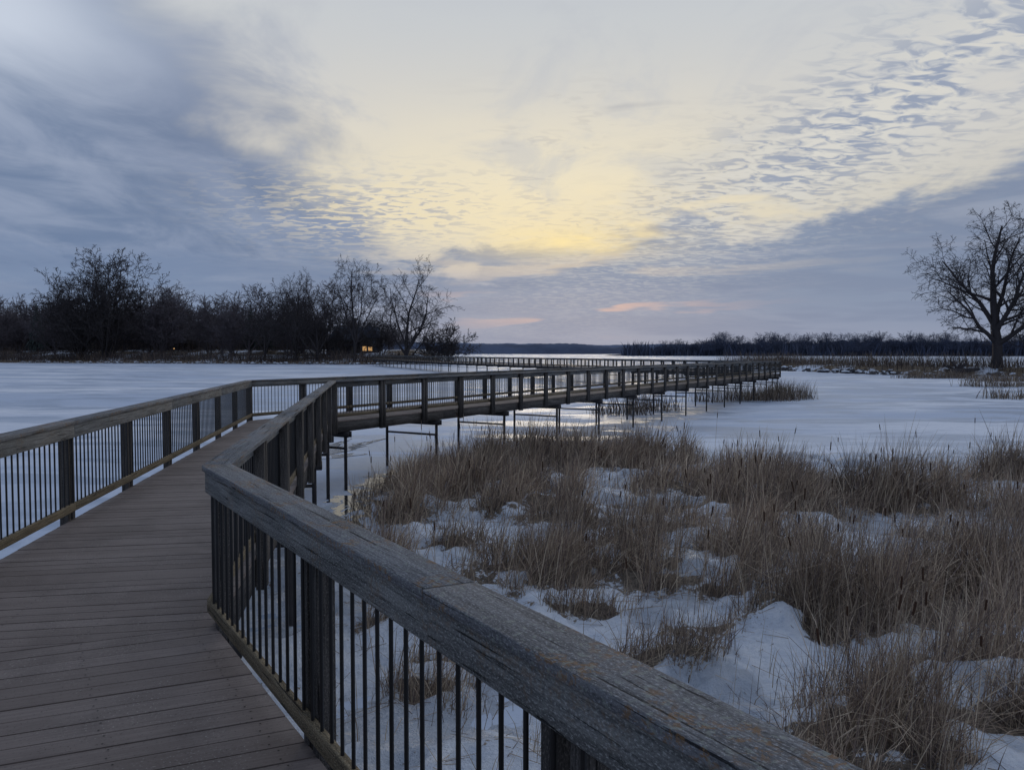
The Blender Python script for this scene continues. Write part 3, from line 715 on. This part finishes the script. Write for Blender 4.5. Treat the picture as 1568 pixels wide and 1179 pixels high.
# ---------------------------------------------------------------- house
house=empty("lakeside_house",(-56,279,0)); hz=LL(-56,279)+.2
house.location.z=hz; house.rotation_euler=(0,0,.15)
M_wall=plain("house_siding",(98,92,94),.9,0,.2,.3,.8); M_roof=plain("roof_shingle",(84,89,102),.9,0,.2,.3,2.)
M_trim=plain("house_trim",(126,118,110),.8)
M_lit,tt_,bb_=material("lit_window",.4); bb_.inputs['Base Color'].default_value=lin((120,80,40)); bb_.inputs['Emission Color'].default_value=(1,.58,.24,1); bb_.inputs['Emission Strength'].default_value=.5
M_glass=plain("dark_glass",(40,46,56),.15,0,.6)
def pyo(name,V,F,mat,parent):
    me=bpy.data.meshes.new(name); me.from_pydata(V,[],F); me.materials.append(mat); return link(bpy.data.objects.new(name,me),parent)
def bx(x0,x1,y0,y1,z0,z1):
    return [(x0,y0,z0),(x1,y0,z0),(x1,y1,z0),(x0,y1,z0),(x0,y0,z1),(x1,y0,z1),(x1,y1,z1),(x0,y1,z1)],[(0,3,2,1),(4,5,6,7),(0,1,5,4),(1,2,6,5),(2,3,7,6),(3,0,4,7)]
def boxo(name,*a,mat,parent=house): V,F=bx(*a); return pyo(name,V,F,mat,parent)
def gable(name,x0,x1,y0,y1,z0,z1,axis,mat,parent=house):
    if axis=='x':
        ym=(y0+y1)/2; V=[(x0,y0,z0),(x1,y0,z0),(x1,y1,z0),(x0,y1,z0),(x0,ym,z1),(x1,ym,z1)]; F=[(0,1,5,4),(2,3,4,5),(0,4,3),(1,2,5),(0,3,2,1)]
    else:
        xm=(x0+x1)/2; V=[(x0,y0,z0),(x1,y0,z0),(x1,y1,z0),(x0,y1,z0),(xm,y0,z1),(xm,y1,z1)]; F=[(0,4,5,3),(1,2,5,4),(0,1,4),(2,3,5),(0,3,2,1)]
    return pyo(name,V,F,mat,parent)
boxo("main_walls",-11,9,0,10,-2,4.4,mat=M_wall); gable("main_roof",-8.8,8.0,-.8,10.8,4.41,9.6,'x',M_roof)
boxo("wing_walls",1,8,-3.5,-.01,-2,5.4,mat=M_wall); gable("wing_roof",.4,8.6,-4.1,4,5.42,11,'y',M_roof)
boxo("left_wing_walls",-10,-5,-2.5,-.01,-2,4.6,mat=M_wall); gable("left_wing_roof",-10.5,-4.5,-3,4,4.62,9,'y',M_roof)
boxo("chimney",-2,-.4,4,5.4,6,12.6,mat=M_wall); boxo("chimney_cap",-2.15,-.25,3.85,5.55,12.61,12.9,mat=M_trim)
for i,(x_,z_,l) in enumerate([(2.0,.8,1),(4.0,.8,1),(6.0,.8,0),(2.6,3.4,0),(5.4,3.4,0)]):
    boxo("window_frame_%d"%i,x_-.1,x_+1.5,-3.56,-3.52,z_-.1,z_+1.7,mat=M_trim); boxo("window_%d"%i,x_,x_+1.4,-3.60,-3.57,z_,z_+1.6,mat=M_lit if l else M_glass)
for i,(x_,z_,l) in enumerate([(-9.2,.8,0),(-7.2,.8,0),(-8.2,3,0)]):
    boxo("window_frame_b%d"%i,x_-.1,x_+1.3,-2.56,-2.52,z_-.1,z_+1.5,mat=M_trim); boxo("window_b%d"%i,x_,x_+1.2,-2.60,-2.57,z_,z_+1.4,mat=M_lit if l else M_glass)
boxo("porch_roof",-4.4,.9,-2.2,-.02,2.6,2.85,mat=M_roof)
for x_ in (-4.2,-1.8,.6): boxo("porch_post",x_-.1,x_+.1,-2.1,-1.9,-2,2.59,mat=M_trim)
boxo("door",-2.3,-1.3,-.08,-.02,0,2.1,mat=M_trim)
lx,ly=-119,272; lamp=empty("street_lamp",(lx,ly,LL(lx,ly)))
V,Q=tubes([(0,0,0),(0,0,4.6)],[(0,0,4.6),(0,-.7,4.9)],[.1,.06],[.06,.05],8); me=mesh_np("pole",V,Q); me.materials.append(M_steel); link(bpy.data.objects.new("pole",me),lamp)
bm=bmesh.new(); bmesh.ops.create_uvsphere(bm,u_segments=12,v_segments=8,radius=.22); me=bpy.data.meshes.new("globe"); bm.to_mesh(me); bm.free(); me.materials.append(M_lit); o=link(bpy.data.objects.new("globe",me),lamp); o.location=(0,-.8,4.8)

# ---------------------------------------------------------------- camera
cd=bpy.data.cameras.new("camera"); cd.sensor_width=36; cd.lens=27.05; cd.clip_start=.05; cd.clip_end=9000
co=link(bpy.data.objects.new("camera",cd)); co.location=(0,0,1.8); co.rotation_euler=(math.radians(90-2.4),0,0)
scene.camera=co
scene.view_settings.view_transform='Standard'; scene.view_settings.look='None'; scene.view_settings.exposure=0
